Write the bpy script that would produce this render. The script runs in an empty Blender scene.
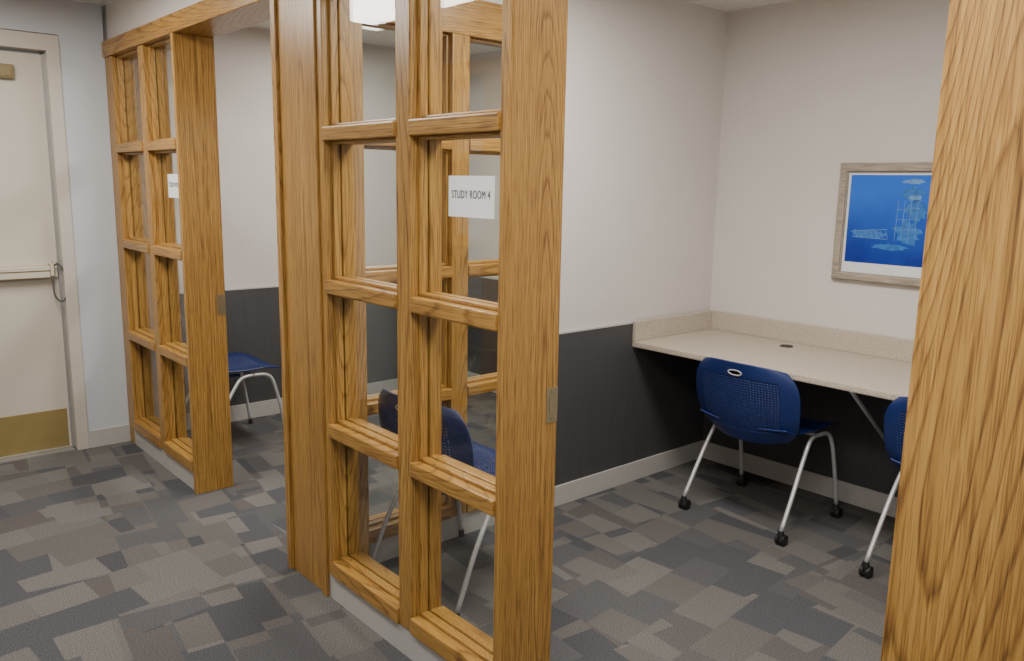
import bpy, bmesh, math, random
from mathutils import Vector, Matrix
random.seed(3)
scene = bpy.context.scene
COL = scene.collection

# ------------------------------------------------------------------ materials
def new_mat(name):
    m = bpy.data.materials.new(name); m.use_nodes = True
    nt = m.node_tree; nt.nodes.clear()
    out = nt.nodes.new('ShaderNodeOutputMaterial')
    b = nt.nodes.new('ShaderNodeBsdfPrincipled')
    nt.links.new(b.outputs[0], out.inputs[0])
    return m, nt, b, out
def N(nt, t, **kw):
    n = nt.nodes.new(t)
    for k, v in kw.items(): setattr(n, k, v)
    return n
def plain(name, col, rough=0.5, metal=0.0, noise=0.0, nscale=30, bump=0.0, stretch=None):
    m, nt, b, out = new_mat(name)
    b.inputs['Base Color'].default_value = (*col, 1)
    b.inputs['Roughness'].default_value = rough
    b.inputs['Metallic'].default_value = metal
    if noise or bump:
        g = N(nt, 'ShaderNodeNewGeometry'); no = N(nt, 'ShaderNodeTexNoise')
        no.inputs['Scale'].default_value = nscale; no.inputs['Detail'].default_value = 4
        if stretch:
            mp = N(nt, 'ShaderNodeMapping'); mp.inputs['Scale'].default_value = stretch
            nt.links.new(g.outputs['Position'], mp.inputs['Vector']); nt.links.new(mp.outputs[0], no.inputs['Vector'])
        else:
            nt.links.new(g.outputs['Position'], no.inputs['Vector'])
        if noise:
            r = N(nt, 'ShaderNodeValToRGB')
            r.color_ramp.elements[0].position = .3; r.color_ramp.elements[1].position = .7
            r.color_ramp.elements[0].color = (*[c*(1-noise) for c in col], 1)
            r.color_ramp.elements[1].color = (*[min(1, c*(1+noise)) for c in col], 1)
            nt.links.new(no.outputs['Fac'], r.inputs[0]); nt.links.new(r.outputs[0], b.inputs['Base Color'])
        if bump:
            bp = N(nt, 'ShaderNodeBump'); bp.inputs['Strength'].default_value = bump; bp.inputs['Distance'].default_value = .002
            nt.links.new(no.outputs['Fac'], bp.inputs['Height']); nt.links.new(bp.outputs[0], b.inputs['Normal'])
    return m

def oak(name, axis, seed=0.0, rings=60, ringw=.32, across=3.8, along=.32, sharp=.18):
    m, nt, b, out = new_mat(name)
    g = N(nt, 'ShaderNodeNewGeometry')
    def mp(ac, al):
        mpn = N(nt, 'ShaderNodeMapping')
        s = [ac]*3; s[axis] = al
        mpn.inputs['Scale'].default_value = s
        mpn.inputs['Location'].default_value = (seed, seed*1.7, seed*.6)
        nt.links.new(g.outputs['Position'], mpn.inputs['Vector']); return mpn
    m1 = mp(across, along)
    n1 = N(nt, 'ShaderNodeTexNoise'); n1.inputs['Scale'].default_value = 1; n1.inputs['Detail'].default_value = .3; n1.inputs['Roughness'].default_value = .4
    nt.links.new(m1.outputs[0], n1.inputs['Vector'])
    m4 = mp(80, 5)
    n4 = N(nt, 'ShaderNodeTexNoise'); n4.inputs['Scale'].default_value = 1; n4.inputs['Detail'].default_value = 2
    nt.links.new(m4.outputs[0], n4.inputs['Vector'])
    mul = N(nt, 'ShaderNodeMath', operation='MULTIPLY'); mul.inputs[1].default_value = rings
    nt.links.new(n1.outputs['Fac'], mul.inputs[0])
    jit = N(nt, 'ShaderNodeMath', operation='MULTIPLY_ADD'); jit.inputs[1].default_value = .45
    nt.links.new(n4.outputs['Fac'], jit.inputs[0]); nt.links.new(mul.outputs[0], jit.inputs[2])
    fr = N(nt, 'ShaderNodeMath', operation='FRACT'); nt.links.new(jit.outputs[0], fr.inputs[0])
    r1 = N(nt, 'ShaderNodeValToRGB'); cr = r1.color_ramp
    cr.elements[0].position = 0; cr.elements[0].color = (.0, .0, .0, 1)
    cr.elements[1].position = 1; cr.elements[1].color = (.2, .2, .2, 1)
    e = cr.elements.new(sharp); e.color = (.8, .8, .8, 1)
    e = cr.elements.new(.88); e.color = (1, 1, 1, 1)
    nt.links.new(fr.outputs[0], r1.inputs[0])
    m2 = mp(480, 10)
    n2 = N(nt, 'ShaderNodeTexNoise'); n2.inputs['Scale'].default_value = 1; n2.inputs['Detail'].default_value = 2
    nt.links.new(m2.outputs[0], n2.inputs['Vector'])
    r2 = N(nt, 'ShaderNodeValToRGB'); r2.color_ramp.elements[0].position = .38; r2.color_ramp.elements[1].position = .50
    r2.color_ramp.elements[0].color = (.0, .0, .0, 1)
    nt.links.new(n2.outputs['Fac'], r2.inputs[0])
    m3 = mp(120, 1.2)
    n3 = N(nt, 'ShaderNodeTexNoise'); n3.inputs['Scale'].default_value = 1; n3.inputs['Detail'].default_value = 3
    nt.links.new(m3.outputs[0], n3.inputs['Vector'])
    a = N(nt, 'ShaderNodeMath', operation='MULTIPLY'); nt.links.new(r1.outputs[0], a.inputs[0]); a.inputs[1].default_value = ringw
    c = N(nt, 'ShaderNodeMath', operation='MULTIPLY_ADD'); nt.links.new(r2.outputs[0], c.inputs[0]); c.inputs[1].default_value = .60-ringw; nt.links.new(a.outputs[0], c.inputs[2])
    d = N(nt, 'ShaderNodeMath', operation='MULTIPLY_ADD'); nt.links.new(n3.outputs['Fac'], d.inputs[0]); d.inputs[1].default_value = .5; nt.links.new(c.outputs[0], d.inputs[2])
    rc = N(nt, 'ShaderNodeValToRGB'); k = rc.color_ramp
    k.elements[0].position = .26; k.elements[0].color = (.095, .040, .009, 1)
    k.elements[1].position = 1.0; k.elements[1].color = (.50, .295, .080, 1)
    e = k.elements.new(.56); e.color = (.230, .112, .025, 1)
    e = k.elements.new(.80); e.color = (.380, .205, .047, 1)
    nt.links.new(d.outputs[0], rc.inputs[0]); nt.links.new(rc.outputs[0], b.inputs['Base Color'])
    b.inputs['Roughness'].default_value = .34
    bp = N(nt, 'ShaderNodeBump'); bp.inputs['Strength'].default_value = .12; bp.inputs['Distance'].default_value = .001
    nt.links.new(d.outputs[0], bp.inputs['Height']); nt.links.new(bp.outputs[0], b.inputs['Normal'])
    return m

def carpet():
    m, nt, b, out = new_mat('carpet_patchwork')
    g = N(nt, 'ShaderNodeNewGeometry')
    def brick(w, h, rot, off, loc):
        mp = N(nt, 'ShaderNodeMapping'); mp.inputs['Rotation'].default_value = (0, 0, rot); mp.inputs['Location'].default_value = (*loc, 0)
        nt.links.new(g.outputs['Position'], mp.inputs['Vector'])
        t = N(nt, 'ShaderNodeTexBrick'); t.offset = off; t.offset_frequency = 2; t.squash = .7; t.squash_frequency = 3
        t.inputs['Color1'].default_value = (0, 0, 0, 1); t.inputs['Color2'].default_value = (1, 1, 1, 1)
        t.inputs['Mortar Size'].default_value = 0; t.inputs['Scale'].default_value = 1
        t.inputs['Brick Width'].default_value = w; t.inputs['Row Height'].default_value = h
        nt.links.new(mp.outputs[0], t.inputs['Vector']); return t
    A = brick(.32, .135, .12, .37, (.1, .03)); B = brick(.28, .17, math.pi/2-.10, .6, (.33, .2)); C = brick(.40, .24, .0, .45, (.05, .6)); D = brick(.25, .36, math.pi/2+.12, .3, (1.05, .6))
    q = N(nt, 'ShaderNodeMath', operation='GREATER_THAN'); q.inputs[1].default_value = .5; nt.links.new(C.outputs['Color'], q.inputs[0])
    mx = N(nt, 'ShaderNodeMixRGB'); nt.links.new(q.outputs[0], mx.inputs[0])
    nt.links.new(A.outputs['Color'], mx.inputs[1]); nt.links.new(B.outputs['Color'], mx.inputs[2])
    mx2 = N(nt, 'ShaderNodeMixRGB'); mx2.inputs[0].default_value = .27
    nt.links.new(mx.outputs[0], mx2.inputs[1]); nt.links.new(D.outputs['Color'], mx2.inputs[2])
    r = N(nt, 'ShaderNodeValToRGB'); k = r.color_ramp; k.interpolation = 'CONSTANT'
    pal = [(0, (.080, .082, .090)), (.18, (.137, .130, .125)), (.32, (.106, .107, .113)), (.45, (.158, .151, .145)), (.58, (.118, .109, .107)), (.68, (.174, .167, .160)), (.82, (.091, .094, .104))]
    k.elements[0].position = 0; k.elements[0].color = (*pal[0][1], 1)
    k.elements[1].position = pal[1][0]; k.elements[1].color = (*pal[1][1], 1)
    for p, c in pal[2:]:
        e = k.elements.new(p); e.color = (*c, 1)
    nt.links.new(mx2.outputs[0], r.inputs[0])
    n = N(nt, 'ShaderNodeTexNoise'); n.inputs['Scale'].default_value = 230; n.inputs['Detail'].default_value = 2
    nt.links.new(g.outputs['Position'], n.inputs['Vector'])
    rr = N(nt, 'ShaderNodeValToRGB'); rr.color_ramp.elements[0].position = .36; rr.color_ramp.elements[1].position = .64
    rr.color_ramp.elements[0].color = (.52, .52, .52, 1); rr.color_ramp.elements[1].color = (1.0, 1.0, 1.0, 1)
    nt.links.new(n.outputs['Fac'], rr.inputs[0])
    mm = N(nt, 'ShaderNodeMixRGB', blend_type='MULTIPLY'); mm.inputs[0].default_value = 1
    nt.links.new(r.outputs[0], mm.inputs[1]); nt.links.new(rr.outputs[0], mm.inputs[2])
    nt.links.new(mm.outputs[0], b.inputs['Base Color'])
    b.inputs['Roughness'].default_value = .95; b.inputs['Specular IOR Level'].default_value = .15
    bp = N(nt, 'ShaderNodeBump'); bp.inputs['Strength'].default_value = .3; bp.inputs['Distance'].default_value = .003
    nt.links.new(n.outputs['Fac'], bp.inputs['Height']); nt.links.new(bp.outputs[0], b.inputs['Normal'])
    return m

def wainscot_mat():
    m, nt, b, out = new_mat('charcoal_wallcovering')
    g = N(nt, 'ShaderNodeNewGeometry'); mp = N(nt, 'ShaderNodeMapping'); mp.inputs['Scale'].default_value = (210, 210, 4)
    nt.links.new(g.outputs['Position'], mp.inputs['Vector'])
    n = N(nt, 'ShaderNodeTexNoise'); n.inputs['Scale'].default_value = 1; n.inputs['Detail'].default_value = 3
    nt.links.new(mp.outputs[0], n.inputs['Vector'])
    r = N(nt, 'ShaderNodeValToRGB'); r.color_ramp.elements[0].position = .3; r.color_ramp.elements[1].position = .7
    r.color_ramp.elements[0].color = (.046, .046, .049, 1); r.color_ramp.elements[1].color = (.063, .063, .067, 1)
    nt.links.new(n.outputs['Fac'], r.inputs[0]); nt.links.new(r.outputs[0], b.inputs['Base Color'])
    b.inputs['Roughness'].default_value = .6
    return m

def speckle(name, base, dark, light, scale=220):
    m, nt, b, out = new_mat(name)
    g = N(nt, 'ShaderNodeNewGeometry'); n = N(nt, 'ShaderNodeTexNoise'); n.inputs['Scale'].default_value = scale; n.inputs['Detail'].default_value = 2
    nt.links.new(g.outputs['Position'], n.inputs['Vector'])
    r = N(nt, 'ShaderNodeValToRGB'); k = r.color_ramp
    k.elements[0].position = .36; k.elements[0].color = (*dark, 1); k.elements[1].position = .66; k.elements[1].color = (*light, 1)
    e = k.elements.new(.45); e.color = (*base, 1); e = k.elements.new(.58); e.color = (*base, 1)
    nt.links.new(n.outputs['Fac'], r.inputs[0]); nt.links.new(r.outputs[0], b.inputs['Base Color'])
    b.inputs['Roughness'].default_value = .4
    return m

def glass_mat():
    m = bpy.data.materials.new('window_glass'); m.use_nodes = True; nt = m.node_tree; nt.nodes.clear()
    out = nt.nodes.new('ShaderNodeOutputMaterial'); mix = nt.nodes.new('ShaderNodeMixShader')
    tr = nt.nodes.new('ShaderNodeBsdfTransparent'); tr.inputs[0].default_value = (.965, .98, .97, 1)
    gl = nt.nodes.new('ShaderNodeBsdfGlossy'); gl.inputs['Roughness'].default_value = .0
    fr = nt.nodes.new('ShaderNodeFresnel')
    ge = nt.nodes.new('ShaderNodeNewGeometry'); mr = nt.nodes.new('ShaderNodeMapRange')
    mr.inputs[3].default_value = 1.45; mr.inputs[4].default_value = 1/1.45
    nt.links.new(ge.outputs['Backfacing'], mr.inputs[0]); nt.links.new(mr.outputs[0], fr.inputs[0])
    nt.links.new(fr.outputs[0], mix.inputs[0]); nt.links.new(tr.outputs[0], mix.inputs[1]); nt.links.new(gl.outputs[0], mix.inputs[2])
    nt.links.new(mix.outputs[0], out.inputs[0]); return m

def emit(name, col, s):
    m, nt, b, out = new_mat(name)
    b.inputs['Base Color'].default_value = (.8, .8, .8, 1)
    b.inputs['Emission Color'].default_value = (*col, 1); b.inputs['Emission Strength'].default_value = s
    return m

OAKZ = oak('oak_vertical_grain', 2, 1.3); OAKX = oak('oak_grain_along_wall', 0, 3.1); OAKY = oak('oak_grain_across', 1, 5.2)
OAKB = oak('oak_bold_cathedral_grain', 2, 7.9, rings=56, ringw=.37, across=4.6, along=.42, sharp=.20)
CARPET = carpet()
PAINT = plain('warm_grey_paint', (.595, .565, .54), .8, noise=.015, nscale=6, bump=.05)
PAINTB = plain('cool_grey_paint', (.52, .55, .59), .8, noise=.015, nscale=6, bump=.05)
CEIL = speckle('ceiling_tile', (.78, .77, .74), (.55, .54, .52), (.82, .81, .79), 120)
WAIN = wainscot_mat()
BASE = plain('grey_vinyl_base', (.44, .43, .41), .5, noise=.02)
CAP = plain('pale_cap_strip', (.42, .41, .40), .5, noise=.02)
LAM = speckle('beige_granite_laminate', (.46, .405, .33), (.29, .25, .20), (.58, .53, .46), 210)
GLASS = glass_mat()
PAPER = plain('white_paper', (.86, .88, .9), .6, noise=.01)
INK = plain('black_ink', (.008, .008, .009), .6, noise=.05)
BLUE = plain('navy_plastic', (.007, .021, .112), .36, noise=.03)
SILVER = plain('silver_powder_coat', (.60, .61, .63), .35, .45, noise=.02)
BLACK = plain('black_rubber', (.012, .012, .013), .5, noise=.05)
BRASS = plain('brass', (.40, .29, .12), .4, .3, noise=.05, nscale=12)
KICK = plain('olive_brass', (.36, .275, .11), .4, .45, noise=.06, nscale=12)
BRASSD = plain('aged_brass', (.34, .29, .18), .28, .75, noise=.08, nscale=60)
DOORP = plain('beige_door_paint', (.54, .505, .435), .45, noise=.015)
FRAMEP = plain('beige_frame_paint', (.53, .495, .435), .45, noise=.015)
STEEL = plain('grey_steel', (.35, .35, .34), .4, .5, noise=.03)
CABLE = plain('dark_cable', (.06, .06, .06), .5, noise=.03)
PWOODX = plain('weathered_frame_wood', (.31, .265, .215), .55, noise=.35, nscale=1, stretch=(14, 160, 160))
PWOODZ = plain('weathered_frame_wood_upright', (.31, .265, .215), .55, noise=.35, nscale=1, stretch=(160, 160, 14))
MATB = plain('picture_mat_board', (.66, .70, .73), .7, noise=.01)
PTLT = emit('light_diffuser', (1, .95, .86), 2.5)

# ------------------------------------------------------------------ mesh helpers
def link(o): COL.objects.link(o); return o
def add_box(bm, lo, hi, bevel=0.0, mi=0):
    lo, hi = [min(a, b) for a, b in zip(lo, hi)], [max(a, b) for a, b in zip(lo, hi)]
    r = bmesh.ops.create_cube(bm, size=1)
    vs = r['verts']
    for v in vs:
        v.co = Vector([(lo[i]+hi[i])/2 + v.co[i]*(hi[i]-lo[i]) for i in range(3)])
    fs = set(f for v in vs for f in v.link_faces)
    if bevel:
        es = list(set(e for v in vs for e in v.link_edges))
        rr = bmesh.ops.bevel(bm, geom=es, offset=bevel, segments=2, profile=.6, affect='EDGES')
        fs = set(rr['faces']) | set(f for f in fs if f.is_valid)
    for f in fs: f.material_index = mi
def mesh_obj(name, bm, mats, smooth=False):
    me = bpy.data.meshes.new(name); bmesh.ops.recalc_face_normals(bm, faces=bm.faces[:])
    bm.to_mesh(me); bm.free()
    for m in (mats if isinstance(mats, (list, tuple)) else [mats]): me.materials.append(m)
    if smooth:
        for p in me.polygons: p.use_smooth = True
    return link(bpy.data.objects.new(name, me))
def boxes(name, bl, mats, bevel=0.0):
    bm = bmesh.new()
    for b in bl:
        add_box(bm, b[0], b[1], bevel, b[2] if len(b) > 2 else 0)
    return mesh_obj(name, bm, mats)
def center(o):
    me = o.data; xs = [v.co for v in me.vertices]
    c = Vector(((min(v.x for v in xs)+max(v.x for v in xs))/2, (min(v.y for v in xs)+max(v.y for v in xs))/2, min(v.z for v in xs)))
    for v in me.vertices: v.co -= c
    o.location = c; return o
def tag(o, label, cat, kind=None, group=None):
    o['label'] = label; o['category'] = cat
    if kind: o['kind'] = kind
    if group: o['group'] = group
    return o
def struct(name, bl, mats, label, cat, bevel=0.0):
    return tag(center(boxes(name, bl, mats, bevel)), label, cat, 'structure')
def empty(name, loc, label, cat, kind=None, group=None):
    e = link(bpy.data.objects.new(name, None)); e.location = loc; e.empty_display_size = .1
    return tag(e, label, cat, kind, group)
def par(o, p):
    o.parent = p; return o
def rebase(o, p):
    for v in o.data.vertices: v.co -= p.location
    o.parent = p; return o
def tube(name, pts, r, mat, sub=6, seg=12, mats=None):
    pts = [Vector(p) for p in pts]
    if len(pts) > 2:
        P = [pts[0]*2-pts[1]]+pts+[pts[-1]*2-pts[-2]]; q = []
        for i in range(1, len(P)-2):
            for k in range(sub):
                t = k/sub
                q.append(.5*((2*P[i])+(-P[i-1]+P[i+1])*t+(2*P[i-1]-5*P[i]+4*P[i+1]-P[i+2])*t*t+(-P[i-1]+3*P[i]-3*P[i+1]+P[i+2])*t**3))
        q.append(pts[-1])
    else: q = pts
    bm = bmesh.new(); rings = []; up = None
    for i, p in enumerate(q):
        t = (q[min(i+1, len(q)-1)]-q[max(i-1, 0)]).normalized()
        if up is None:
            up = Vector((0, 0, 1)) if abs(t.z) < .9 else Vector((1, 0, 0))
        s = t.cross(up).normalized(); up = s.cross(t).normalized()
        rings.append([bm.verts.new(p+(s*math.cos(a)+up*math.sin(a))*r) for a in [2*math.pi*k/seg for k in range(seg)]])
    for a, b in zip(rings, rings[1:]):
        for k in range(seg): bm.faces.new((a[k], a[(k+1) % seg], b[(k+1) % seg], b[k]))
    bm.faces.new(rings[0]); bm.faces.new(rings[-1])
    return mesh_obj(name, bm, mat, True)

# ------------------------------------------------------------------ dimensions (metres)
XE = -4.88      # hall end wall face
XC5 = -3.81     # strike jamb, far room
XP = -2.84      # wide post, hall side of far opening
XL = -2.525     # near edge of the wide post
XJ = -1.538     # strike jamb, near room
XN = -.548      # near post
YB = 2.414      # back wall
ZC = 2.40; ZH = 2.13; ZT = 2.21
YO = -1.75      # opposite hall wall
XR = 1.4
XW = -2.64      # room side wall face

# ------------------------------------------------------------------ shell
struct('floor', [((XE-.3, YO-.1, -.05), (XR+.1, YB+.1, 0))], CARPET, 'grey patchwork carpet tile floor', 'floor')
struct('ceiling', [((XE-.3, YO-.1, ZC), (XR+.1, YB+.1, ZC+.05))], CEIL, 'white acoustic tile ceiling', 'ceiling')
struct('wall_back', [((XE-.3, YB, 0), (XR, YB+.1, ZC))], PAINT, 'light grey painted back wall of the study rooms', 'wall')
struct('wall_end', [((XE-.15, -.22, 0), (XE, .0, ZC)), ((XE-.15, -1.26, 2.22), (XE, -.22, ZC)), ((XE-.15, YO, 0), (XE, -1.26, ZC))], PAINTB, 'cool grey painted wall beside the hallway door', 'wall')
struct('wall_left', [((XE-.15, 0, 0), (XE-.03, YB, ZC))], PAINT, 'light grey side wall of the farther study room', 'wall')
struct('wall_divider', [((XW-.10, 1.2, 0), (XW, YB, ZC)), ((XW-.10, .16, ZT), (XW, 1.2, ZC))], PAINT, 'light grey partition between two study rooms', 'wall')
struct('wall_right', [((-.47, .17, 0), (-.37, YB, ZC))], PAINT, 'light grey side wall of the nearer study room', 'wall')
struct('wall_front', [((XE, .02, ZT), (XR, .15, ZC)), ((-.25, .02, 0), (XR, .15, ZT))], PAINT, 'painted drywall above the oak header', 'wall')
struct('wall_opposite', [((XE-.15, YO-.1, 0), (XR, YO, ZC))], PAINTB, 'cool grey wall on the other side of the hallway', 'wall')
struct('wall_near', [((XR, YO-.1, 0), (XR+.1, YB, ZC))], PAINTB, 'cool grey wall at the near end of the hallway', 'wall')

XS = XE-.03     # side wall face of the farther room
w = .012
struct('trim_1', [((XW, 1.2, .0), (XW+w, YB, .83), 0), ((XW, 1.2, .83), (XW+w+.003, 1.756, .838), 1)], [WAIN, CAP], 'charcoal wainscot panel with pale cap strip on the partition', 'wainscot')
struct('trim_2', [((XW+w, YB-w, 0), (-.47, YB, .71), 0)], [WAIN, CAP], 'charcoal wainscot panel below the desk', 'wainscot')
struct('trim_3', [((XS, .17, 0), (XS+w, YB, .83), 0), ((XS, .17, .83), (XS+.003+w, YB, .838), 1)], [WAIN, CAP], 'charcoal wainscot panel with pale cap strip in the farther room', 'wainscot')
struct('trim_4', [((XS+w, YB-w, 0), (XW-.1, YB, .83), 0), ((XS+w, YB-w-.003, .83), (XW-.1, YB, .838), 1)], [WAIN, CAP], 'charcoal wainscot panel with cap strip on the back wall', 'wainscot')
b = .01
struct('baseboard_divider', [((XW+w, 1.2, 0), (XW+w+b, YB-w, .10))], BASE, 'light grey vinyl baseboard under the wainscot', 'baseboard', .002)
struct('baseboard_back', [((XW+w+b, YB-w-b, 0), (-.47, YB-w, .10))], BASE, 'light grey vinyl baseboard below the desk', 'baseboard', .002)
struct('baseboard_left', [((XS+w, .17, 0), (XS+w+b, YB-w, .10))], BASE, 'light grey vinyl baseboard in the farther room', 'baseboard', .002)
struct('baseboard_rear', [((XS+w+b, YB-w-b, 0), (XW-.1, YB-w, .10))], BASE, 'light grey vinyl baseboard on the back wall of the farther room', 'baseboard', .002)
struct('baseboard_end', [((XE, -.21, 0), (XE+b, -.0, .10))], BASE, 'light grey vinyl baseboard beside the door frame', 'baseboard', .002)

# ------------------------------------------------------------------ oak lattice windows
def window(name, kind, a0, a1, c0, c1, stiles, label, base=True, zt=ZH):
    def B(a_lo, a_hi, c_lo, c_hi, z0, z1):
        return ((a_lo, c_lo, z0), (a_hi, c_hi, z1)) if kind == 'x' else ((c_lo, a_lo, z0), (c_hi, a_hi, z1))
    org = Vector(((a0+a1)/2, (c0+c1)/2, 0)) if kind == 'x' else Vector(((c0+c1)/2, (a0+a1)/2, 0))
    W = empty(name, org, label, 'window', 'structure')
    OA = OAKX if kind == 'x' else OAKY
    rails = [(.098, .153), (.620, .665), (1.127, 1.172), (1.632, 1.677)]
    zb = rails[0][0]
    d = c1-c0
    for s0, s1 in stiles:
        rebase(boxes('stile', [B(s0, s1, c0, c1, zb, zt)], OAKZ, .004), W)
    cols = [(stiles[i][1], stiles[i+1][0]) for i in range(len(stiles)-1)]
    mid = (c0+c1)/2
    for z0, z1 in rails:
        for (p, q) in cols:
            rebase(boxes('rail', [B(p-.001, q+.001, c0-.008, c1+.008, z0, z1)], OA, .005), W)
    if base:
        rebase(boxes('base', [B(a0, a1, c0+.004, c1-.004, 0, zb)], BASE, 0), W)
    zs = [(rails[i][1], rails[i+1][0] if i < 3 else zt) for i in range(4)]
    for z0, z1 in zs:
        for (p, q) in cols:
            fr = []
            for t, e0, e1 in ((.011, .003, d/2-.026),):
                for sg in (-1, 1):
                    cc0, cc1 = mid+sg*e0, mid+sg*e1
                    fr += [(*B(p, p+t, cc0, cc1, z0, z1), 0), (*B(q-t, q, cc0, cc1, z0, z1), 0),
                           (*B(p+t, q-t, cc0, cc1, z0, z0+t), 1), (*B(p+t, q-t, cc0, cc1, z1-t, z1), 1)]
            rebase(boxes('glazing_bead', fr, [OAKZ, OA], .004), W)
            g = rebase(boxes('glass_pane', [B(p, q, mid-.003, mid+.003, z0, z1)], GLASS), W)
            g['label'] = 'clear glass pane'
    return W

window('window_1', 'x', XL, XJ-.03, -.002, .112, [(XL, XL+.035), (-2.06, -1.985), (XJ-.03-.022, XJ-.03)], 'oak lattice window with eight glass panes beside the study room opening')
o5 = -2.27
window('window_2', 'x', XL+o5, XC5-.03, -.002, .112, [(XL+o5, XL+.035+o5), (-2.06+o5, -1.985+o5), (XC5-.03-.022, XC5-.03)], 'oak lattice window with eight glass panes by the hallway end')
window('window_3', 'y', .175, 1.2, XW-.11, XW-.0, [(.175, .22), (.64, .725), (1.13, 1.2)], 'oak lattice window in the partition between study rooms', zt=2.07)
# matching lattice on the other side of the hallway (it shows as a reflection in the panes)
window('window_4', 'x', -4.75, -3.75, YO+.0, YO+.11, [(-4.75, -4.68), (-4.29, -4.21), (-3.82, -3.75)], 'oak lattice window on the other side of the hallway')
struct('trim_14', [((-3.75, YO, 0), (-3.55, YO+.13, ZH))], OAKZ, 'oak post on the other side of the hallway', 'post', .003)
struct('trim_15', [((XE, YO, ZH), (-2.4, YO+.13, ZT))], OAKX, 'oak header on the other side of the hallway', 'header', .003)
struct('trim_16', [((-2.62, YO, 0), (-2.4, YO+.13, ZH))], OAKZ, 'oak post on the other side of the hallway', 'post', .003)

def jamb(name, x0, x1, label, y0=-.012, y1=.172, z0=0):
    return struct(name, [((x0, y0, z0), (x1, y1, ZH))], OAKZ, label, 'door jamb', .003)
j1 = jamb('trim_5', XJ-.03, XJ, 'oak door jamb board with a brass strike plate')
j2 = jamb('trim_6', XC5-.03, XC5, 'oak door jamb board with a brass strike plate')
struct('trim_7', [((XP, -.012, 0), (XP+.035, .172, ZH)), ((XP+.035, 0, 0), (XL-.04, .165, ZH)), ((XL-.04, -.010, 0), (XL, .172, ZH))], OAKZ, 'wide oak post between two study rooms', 'post', .003)
struct('trim_8', [((XN, -.006, 0), (-.25, .172, ZH))], OAKB, 'wide oak post with bold cathedral grain beside the opening', 'post', .004)
struct('trim_9', [((XE, 0, 0), (XL+o5, .165, ZH))], OAKZ, 'oak post against the hallway end wall', 'post', .003)
struct('trim_10', [((XE, -.012, ZH), (-.25, .172, ZT))], OAKX, 'long oak header above the openings', 'header', .004)
struct('trim_11', [((XW-.11, .172, 2.07), (XW, 1.2, ZT))], OAKY, 'oak header over the partition window', 'header', .004)
for j, xx in ((j1, XJ), (j2, XC5)):
    s = boxes('strike_plate', [((xx-.001, .130, .868), (xx+.0018, .171, .965), 0),
                              ((xx+.0012, .140, .893), (xx+.0030, .158, .938), 1),
                              ((xx+.0012, .145, .874), (xx+.0030, .153, .883), 1), ((xx+.0012, .145, .948), (xx+.0030, .153, .957), 1)], [BRASSD, BLACK], .0003)
    rebase(s, j); s['label'] = 'small aged brass strike plate'

# ------------------------------------------------------------------ signs
def sign(name, xc, txt, label):
    W_, H_ = .200, .112
    e = boxes(name, [((-W_/2, -.0006, -H_/2), (W_/2, .0006, H_/2))], PAPER)
    e.location = (xc, .0510, 1.466); tag(e, label, 'sign')
    c = bpy.data.curves.new('t', 'FONT'); c.body = txt; c.size = 1.0; c.align_x = 'CENTER'; c.align_y = 'CENTER'; c.space_character = 1.08; c.resolution_u = 8
    t = bpy.data.objects.new('t', c); src = bpy.data.meshes.new_from_object(t)
    xs = [v.co.x for v in src.vertices]; ys = [v.co.y for v in src.vertices]
    k = .168/(max(xs)-min(xs)); kz = .0215/(max(ys)-min(ys)); ym = (max(ys)+min(ys))/2; xm = (max(xs)+min(xs))/2
    vts, fcs = [], []
    for n_, dx in enumerate((-.0004, 0, .0004)):
        o_ = len(vts)
        vts += [((v.co.x-xm)*k+dx, -.0014-.0002*n_, (v.co.y-ym)*kz+.006) for v in src.vertices]
        fcs += [[i+o_ for i in p.vertices] for p in src.polygons]
    me = bpy.data.meshes.new('lettering'); me.from_pydata(vts, [], fcs); me.materials.append(INK)
    l = link(bpy.data.objects.new('lettering', me)); l.parent = e
    bpy.data.objects.remove(t)
    return e
sign('sign', -1.772, 'STUDY ROOM 4', 'white paper sign with black STUDY ROOM 4 lettering taped to glass')
sign('sign.001', -1.765+o5-.02, 'STUDY ROOM 5', 'white paper STUDY ROOM 5 sign taped to glass')

# ------------------------------------------------------------------ hallway door
yd1, yd0 = -.29, -1.20
XD = XE-.055
D = empty('door_1', (XD, (yd0+yd1)/2, 0), 'beige painted steel door with push bar and brass kick plate', 'door', 'structure')
rebase(boxes('door_leaf', [((XD-.045, yd0, .01), (XD, yd1, 2.12))], DOORP, .002), D)
k = rebase(boxes('kick_plate', [((XD, yd0+.02, .02), (XD+.003, yd1-.015, .235))], KICK, .001), D); k['label'] = 'dull brass kick plate'
pb = rebase(boxes('push_bar', [((XD+.0, yd0+.05, .985), (XD+.03, yd1-.05, 1.036), 1), ((XD+.03, yd0+.06, 1.008), (XD+.050, yd1-.05, 1.030), 0), ((XD, yd0+.06, .970), (XD+.050, yd1-.05, 1.004), 1),
        ((XD, yd1-.05, .975), (XD+.045, yd1-.03, 1.042), 1), ((XD, yd1-.03, .965), (XD+.016, yd1-.008, 1.055), 2)], [DOORP, BRASS, STEEL], .003), D); pb['label'] = 'brass toned push bar with steel latch'
k = rebase(tube('cable', [(XD+.035, yd1-.03, 1.03), (XD+.05, yd1-.01, 1.04), (XD+.06, yd1+.02, .98), (XD+.06, yd1+.02, .88), (XD+.06, yd1-.01, .84), (XD+.06, yd1-.04, .88), (XD+.045, yd1-.04, .98)], .0045, CABLE, seg=8), D)
k['label'] = 'thin dark cable loop'
k = rebase(boxes('door_fitting', [((XD, yd1-.235, 1.985), (XD+.03, yd1-.135, 2.055), 0), ((XD+.03, yd1-.22, 1.995), (XD+.036, yd1-.15, 2.045), 1)], [BRASSD, BRASS], .004), D)
k['label'] = 'small brass fitting near the door top'
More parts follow.
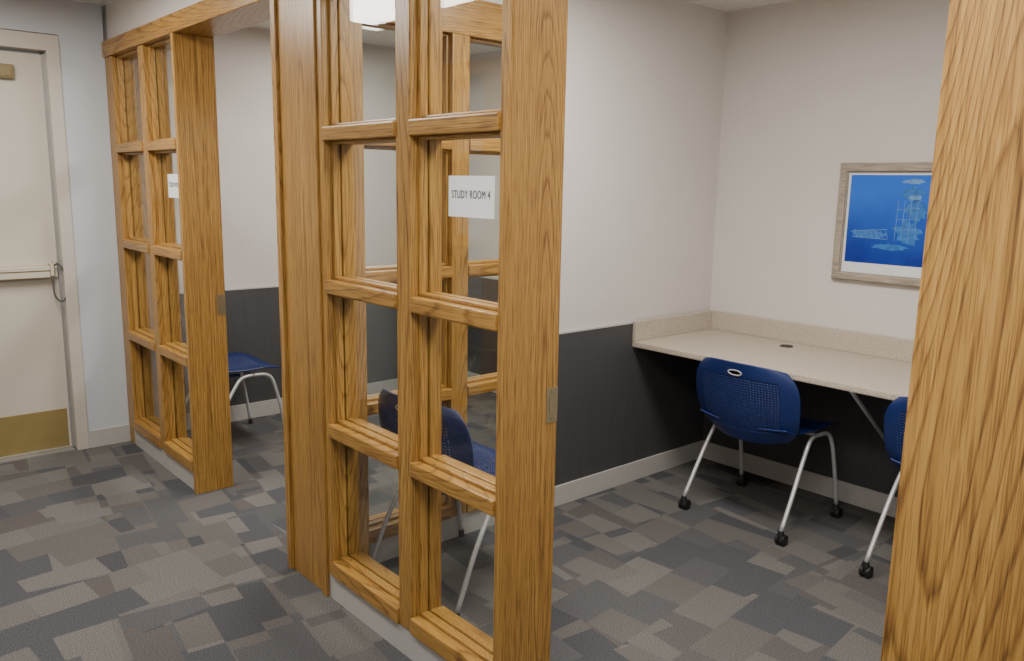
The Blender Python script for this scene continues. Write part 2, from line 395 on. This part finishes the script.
fy = yd1+.01
struct('trim_12', [((XE-.15, fy, 0), (XE+.010, fy+.06, 2.135)), ((XE-.15, -1.28, 2.135), (XE+.010, fy+.06, 2.215)), ((XE-.15, -1.28, 0), (XE+.010, -1.21, 2.135))], FRAMEP, 'beige painted steel door frame', 'door frame', .002)
struct('trim_13', [((XD-.0, yd1-.004, 0.01), (XD+.014, fy, 2.12)), ((XD-.06, -1.20, 0), (XE, yd1, .008))], STEEL, 'grey metal weather strip and threshold of the door', 'door strip')

# ------------------------------------------------------------------ desk
YD = 1.756
dk = empty('desk', (-1.55, (YD+YB)/2, .7), 'beige speckled laminate wall desk with backsplash', 'desk')
rebase(boxes('worktop', [((XW+w+.001, YD, .712), (-.472, YB-.003, .742))], LAM, .006), dk)
rebase(boxes('side_splash', [((XW+w+.001, YD+.0, .742), (XW+.034, YB-.023, .842))], LAM, .003), dk)
rebase(boxes('backsplash', [((XW+w+.001, YB-.023, .742), (-.472, YB-.003, .842))], LAM, .003), dk)
bm = bmesh.new(); bmesh.ops.create_cone(bm, cap_ends=True, segments=32, radius1=.032, radius2=.030, depth=.005)
for v in bm.verts: v.co += Vector((-2.08, 2.27, .7445))
gr = rebase(mesh_obj('grommet', bm, BLACK), dk); gr['label'] = 'round black cable grommet'
for xb in (-1.55, -.75):
    rebase(boxes('mounting_plate', [((xb-.015, 1.83, .706), (xb+.015, 1.91, .711))], SILVER, .001), dk)
    rebase(boxes('mounting_plate', [((xb-.015, 2.388, .26), (xb+.015, 2.394, .34))], SILVER, .001), dk)
    rebase(tube('strut', [(xb, 1.86, .704), (xb, 2.388, .30)], .009, SILVER), dk)

# ------------------------------------------------------------------ picture
px0, px1, pz0, pz1 = -1.945, -1.25, 1.08, 1.628
P = empty('picture', ((px0+px1)/2, YB-.015, (pz0+pz1)/2), 'framed blue underwater print in a weathered wood frame', 'picture')
f = .043
fl = []
for ins, dd in ((0, .022), (.008, .030)):
    fl += [((px0+ins, YB-dd, pz0+ins), (px1-ins, YB-.001, pz0+f-ins*.6), 0), ((px0+ins, YB-dd, pz1-f+ins*.6), (px1-ins, YB-.001, pz1-ins), 0),
       ((px0+ins, YB-dd, pz0+f-ins*.6), (px0+f-ins*.6, YB-.001, pz1-f+ins*.6), 1), ((px1-f+ins*.6, YB-dd, pz0+f-ins*.6), (px1-ins, YB-.001, pz1-f+ins*.6), 1)]
rebase(boxes('frame', fl, [PWOODX, PWOODZ], .003), P)
rebase(boxes('mat', [((px0+f, YB-.012, pz0+f), (px1-f, YB-.002, pz1-f))], MATB), P)
def art_mat():
    m, nt, b, out = new_mat('blue_underwater_print')
    g = N(nt, 'ShaderNodeNewGeometry'); sp = N(nt, 'ShaderNodeSeparateXYZ'); nt.links.new(g.outputs['Position'], sp.inputs[0])
    no = N(nt, 'ShaderNodeTexNoise'); no.inputs['Scale'].default_value = 6; no.inputs['Detail'].default_value = 4; nt.links.new(g.outputs['Position'], no.inputs['Vector'])
    mr = N(nt, 'ShaderNodeMapRange'); mr.inputs[1].default_value = 1.2; mr.inputs[2].default_value = 1.6
    nt.links.new(sp.outputs[2], mr.inputs[0])
    ad = N(nt, 'ShaderNodeMath', operation='MULTIPLY_ADD'); nt.links.new(no.outputs[0], ad.inputs[0]); ad.inputs[1].default_value = .5; nt.links.new(mr.outputs[0], ad.inputs[2])
    r = N(nt, 'ShaderNodeValToRGB'); k = r.color_ramp
    k.elements[0].position = .2; k.elements[0].color = (.004, .022, .24, 1); k.elements[1].position = 1.0; k.elements[1].color = (.02, .14, .66, 1)
    nt.links.new(ad.outputs[0], r.inputs[0]); nt.links.new(r.outputs[0], b.inputs['Base Color']); b.inputs['Roughness'].default_value = .25
    return m
ART = art_mat(); ARTL = plain('pale_print_ink', (.13, .28, .56), .3, noise=.3, nscale=40); ARTM = plain('mid_blue_print_ink', (.03, .15, .46), .3, noise=.35, nscale=50)
ax0, ax1, az0, az1 = px0+f+.012, px1-f-.012, pz0+f+.048, pz1-f-.012
rebase(boxes('print', [((ax0, YB-.0135, az0), (ax1, YB-.011, az1))], ART), P)
bm = bmesh.new(); yy = YB-.0140
def blob(cx, cz, rx, rz, mi, n=26, wob=.2, th=0, dy=0):
    random.seed(int(cx*1000)+int(cz*77))
    vs = []
    for i in range(n):
        a = 2*math.pi*i/n; k = 1+random.uniform(-wob, wob)
        x, z = math.cos(a)*rx*k, math.sin(a)*rz*k
        vs.append(bm.verts.new((cx+x*math.cos(th)-z*math.sin(th), yy-dy, cz+x*math.sin(th)+z*math.cos(th))))
    fc = bm.faces.new(vs); fc.material_index = mi
def line(x0, z0, x1, z1, w_, mi):
    d = Vector((x1-x0, 0, z1-z0)).normalized(); n_ = Vector((-d.z, 0, d.x))*w_
    a, b_ = Vector((x0, yy-.0004, z0)), Vector((x1, yy-.0004, z1))
    fc = bm.faces.new([bm.verts.new(p) for p in (a-n_, b_-n_, b_+n_, a+n_)]); fc.material_index = mi
blob(-1.60, 1.49, .050, .030, 1); blob(-1.58, 1.42, .048, .045, 1); blob(-1.61, 1.32, .055, .055, 1, wob=.3)
blob(-1.60, 1.545, .050, .011, 0, dy=.0002); blob(-1.59, 1.475, .028, .010, 0, dy=.0002)
for i in range(4): line(-1.66+i*.028, 1.46, -1.665+i*.03, 1.28, .0012, 0)
for i in range(3): line(-1.665, 1.33+i*.045, -1.565, 1.335+i*.047, .0010, 0)
blob(-1.785, 1.305, .080, .018, 1, th=-.05)
for i in range(7): line(-1.85+i*.024, 1.323, -1.838+i*.024, 1.285, .0011, 0)
line(-1.865, 1.315, -1.70, 1.33, .0014, 0); line(-1.86, 1.29, -1.70, 1.285, .0014, 0)
blob(-1.68, 1.25, .08, .014, 1); blob(-1.40, 1.42, .06, .03, 1); blob(-1.38, 1.28, .07, .03, 1)
rebase(mesh_obj('print_drawing', bm, [ARTL, ARTM]), P)

# ------------------------------------------------------------------ chairs
def shell(name, fn, nu, nv, hole, thick):
    bm = bmesh.new(); g = {}
    for i in range(nu+1):
        for j in range(nv+1):
            g[i, j] = bm.verts.new(fn(-1+2*i/nu, -1+2*j/nv))
    for i in range(nu):
        for j in range(nv):
            if hole(i, j): continue
            bm.faces.new((g[i, j], g[i+1, j], g[i+1, j+1], g[i, j+1]))
    o = mesh_obj(name, bm, BLUE, True)
    s = o.modifiers.new('thickness', 'SOLIDIFY'); s.thickness = thick; s.offset = 0
    ss = o.modifiers.new('smooth', 'SUBSURF'); ss.levels = 1; ss.render_levels = 1
    return o
def disc(s, t, k=.36):
    return s*math.sqrt(1-k*t*t/2*abs(t)), t*math.sqrt(1-k*.6*s*s/2*abs(s))
def back_fn(s, t):
    u, v = disc(s, t, .86)
    z = .580 + .183*v; x = .264*u*(1+.03*v)
    y = -.250 - .030*v + .076*s*s + .030*max(0, -v)**2
    return Vector((x, y, z))
def back_hole(i, j):
    if 38 <= i <= 45 and 54 <= j <= 56: return True
    return 11 <= i <= 72 and 11 <= j <= 52 and i % 2 == 1 and j % 2 == 1
def seat_fn(s, t):
    u, v = disc(s, t, .4)
    y = .022 + .240*v; x = .246*u
    z = .454 + .018*s*s - .035*max(0, t-.35)**2/.42 - .01*(1-abs(t)) + .02*max(0, -t-.6)**2/.16
    return Vector((x, y, z))
def seat_hole(i, j):
    return 13 <= i <= 62 and 13 <= j <= 58 and i % 2 == 1 and j % 2 == 1

def caster_mesh():
    bm = bmesh.new()
    for xo in (-.012, .012):
        r = bmesh.ops.create_cone(bm, cap_ends=True, segments=24, radius1=.024, radius2=.024, depth=.014)
        bmesh.ops.rotate(bm, verts=r['verts'], cent=(0, 0, 0), matrix=Matrix.Rotation(math.pi/2, 3, 'Y'))
        bmesh.ops.translate(bm, verts=r['verts'], vec=(xo, .008, .0245))
    add_box(bm, (-.005, -.012, .012), (.005, .024, .046), .003)
    r = bmesh.ops.create_cone(bm, cap_ends=True, segments=20, radius1=.016, radius2=.012, depth=.022)
    bmesh.ops.translate(bm, verts=r['verts'], vec=(0, 0, .055))
    return bm
def glide_mesh():
    bm = bmesh.new(); r = bmesh.ops.create_cone(bm, cap_ends=True, segments=20, radius1=.014, radius2=.011, depth=.03)
    bmesh.ops.translate(bm, verts=r['verts'], vec=(0, 0, .0155)); return bm

def build_chair(name, casters, loc, rot, label):
    C = empty(name, (0, 0, 0), label, 'chair', group='navy perforated stacking chairs')
    par(shell('seat', seat_fn, 76, 72, seat_hole, .009), C)
    par(shell('backrest', back_fn, 84, 64, back_hole, .009), C)
    bm = bmesh.new(); c0 = back_fn(0, .74); n = 28; ro_, ri_ = [], []
    for rr_, sc, off in ((ro_, 1.0, -.0062), (ri_, .62, -.0062)):
        for i in range(n):
            a = 2*math.pi*i/n
            ex_ = math.copysign(abs(math.cos(a))**.8, math.cos(a))
            rr_.append(bm.verts.new((c0.x+ex_*(.036 if sc == 1 else .029), c0.y+off-.03/.18*math.sin(a)*.012*sc, c0.z+math.sin(a)*(.014 if sc == 1 else .008))))
    for i in range(n): bm.faces.new((ro_[i], ro_[(i+1) % n], ri_[(i+1) % n], ri_[i]))
    rim = mesh_obj('handle_rim', bm, SILVER, True); sm = rim.modifiers.new('thickness', 'SOLIDIFY'); sm.thickness = .002
    par(rim, C); rim['label'] = 'pale oval rim of the hand hole'
    zf = .062 if casters else .02
    for sx in (-1, 1):
        for fy in (-1, 1):
            if fy < 0:
                pts = [(sx*.255, -.24, zf), (sx*.250, -.160, .20), (sx*.243, -.09, .32), (sx*.236, -.03, .405), (sx*.232, .01, .425), (sx*.230, .055, .428)]
            else:
                pts = [(sx*.255, .235, zf), (sx*.250, .208, .20), (sx*.243, .180, .335), (sx*.236, .158, .400), (sx*.232, .120, .424), (sx*.230, .055, .428)]
            l = par(tube('leg', pts, .0095, SILVER, sub=5), C); l['label'] = 'silver tubular leg'
            f_ = mesh_obj('caster' if casters else 'glide', caster_mesh() if casters else glide_mesh(), BLACK, False)
            f_.location = (sx*.255, -.24 if fy < 0 else .235, 0); par(f_, l); f_['label'] = 'black caster' if casters else 'black floor glide'
    for sx in (-1, 1):
        par(tube('back_support', [(sx*.17, .0, .425), (sx*.17, -.12, .428), (sx*.165, -.175, .445), (sx*.16, -.195, .50), (sx*.155, -.208, .56)], .009, BLUE), C)
    par(tube('crossbar', [(-.230, .055, .427), (0, .055, .427), (.230, .055, .427)], .0095, SILVER), C)
    C.location = loc; C.rotation_euler = (0, 0, rot); return C
def copy_tree(src, loc, rot, label):
    top = src.copy(); COL.objects.link(top); top.location = loc; top.rotation_euler = (0, 0, rot); top['label'] = label
    def rec(s, d):
        for c in [o for o in list(bpy.data.objects) if o.parent == s]:
            n = c.copy(); COL.objects.link(n); n.parent = d; rec(c, n)
    rec(src, top); return top
c1 = build_chair('office_chair', True, (-1.965, 1.94, 0), 0, 'navy perforated plastic chair on casters tucked at the desk')
copy_tree(c1, (-1.083, 1.94, 0), 0, 'navy perforated plastic chair on casters at the desk beside the post')
c3 = build_chair('side_chair', False, (-2.368, .480, 0), math.radians(4), 'navy perforated plastic chair behind the oak lattice window')
copy_tree(c3, (-4.53, .45, 0), 0, 'navy perforated plastic chair in the farther study room')

# ------------------------------------------------------------------ ceiling lights
def light(name, x, y, sx, sy, power, label):
    e = empty(name, (x, y, ZC-.03), label, 'ceiling light', group='ceiling light panels')
    h = boxes('housing', [((-sx/2-.025, -sy/2-.025, 0), (-sx/2, sy/2+.025, .03)), ((sx/2, -sy/2-.025, 0), (sx/2+.025, sy/2+.025, .03)),
                         ((-sx/2, -sy/2-.025, 0), (sx/2, -sy/2, .03)), ((-sx/2, sy/2, 0), (sx/2, sy/2+.025, .03))], FRAMEP); par(h, e)
    d = boxes('diffuser', [((-sx/2, -sy/2, .006), (sx/2, sy/2, .012))], PTLT); par(d, e)
    L = bpy.data.lights.new('lamp', 'AREA'); L.shape = 'RECTANGLE'; L.size = sx*.95; L.size_y = sy*.95; L.energy = power; L.color = (1, .945, .87)
    lo = link(bpy.data.objects.new('lamp', L)); lo.location = (0, 0, -.004); par(lo, e)
light('ceiling_light', -1.6, .85, 1.15, .5, 48, 'recessed fluorescent light panel in the nearer room')
light('ceiling_light.001', -3.75, 1.2, 1.15, .3, 38, 'recessed fluorescent light panel in the farther room')
light('ceiling_light.002', -3.6, -.85, 1.15, .55, 46, 'recessed fluorescent light panel in the hallway')
light('ceiling_light.003', -.7, -.85, 1.15, .55, 43, 'recessed fluorescent light panel in the hallway')

wd = bpy.data.worlds.new('World'); scene.world = wd; wd.use_nodes = True
wd.node_tree.nodes['Background'].inputs[0].default_value = (.6, .6, .6, 1); wd.node_tree.nodes['Background'].inputs[1].default_value = .3

# ------------------------------------------------------------------ camera
fpx, th, ya, ro = 818.0, math.radians(10.1), math.radians(41.2), .0177
Fh = Vector((-math.cos(ya), math.sin(ya), 0)); R = Vector((math.sin(ya), math.cos(ya), 0)); Z = Vector((0, 0, 1))
F = Fh*math.cos(th)-Z*math.sin(th); Dn = -Fh*math.sin(th)-Z*math.cos(th)
ex = (R-ro*Dn).normalized(); ed = (Dn+ro*R).normalized()
cam = bpy.data.cameras.new('camera'); co = link(bpy.data.objects.new('camera', cam))
cam.sensor_width = 36; cam.lens = fpx/1024*36; cam.clip_start = .02
CP = Vector((0, -1.343, 1.5))
M = Matrix((( ex.x, -ed.x, -F.x, CP.x), (ex.y, -ed.y, -F.y, CP.y), (ex.z, -ed.z, -F.z, CP.z), (0, 0, 0, 1)))
co.matrix_world = M; scene.camera = co
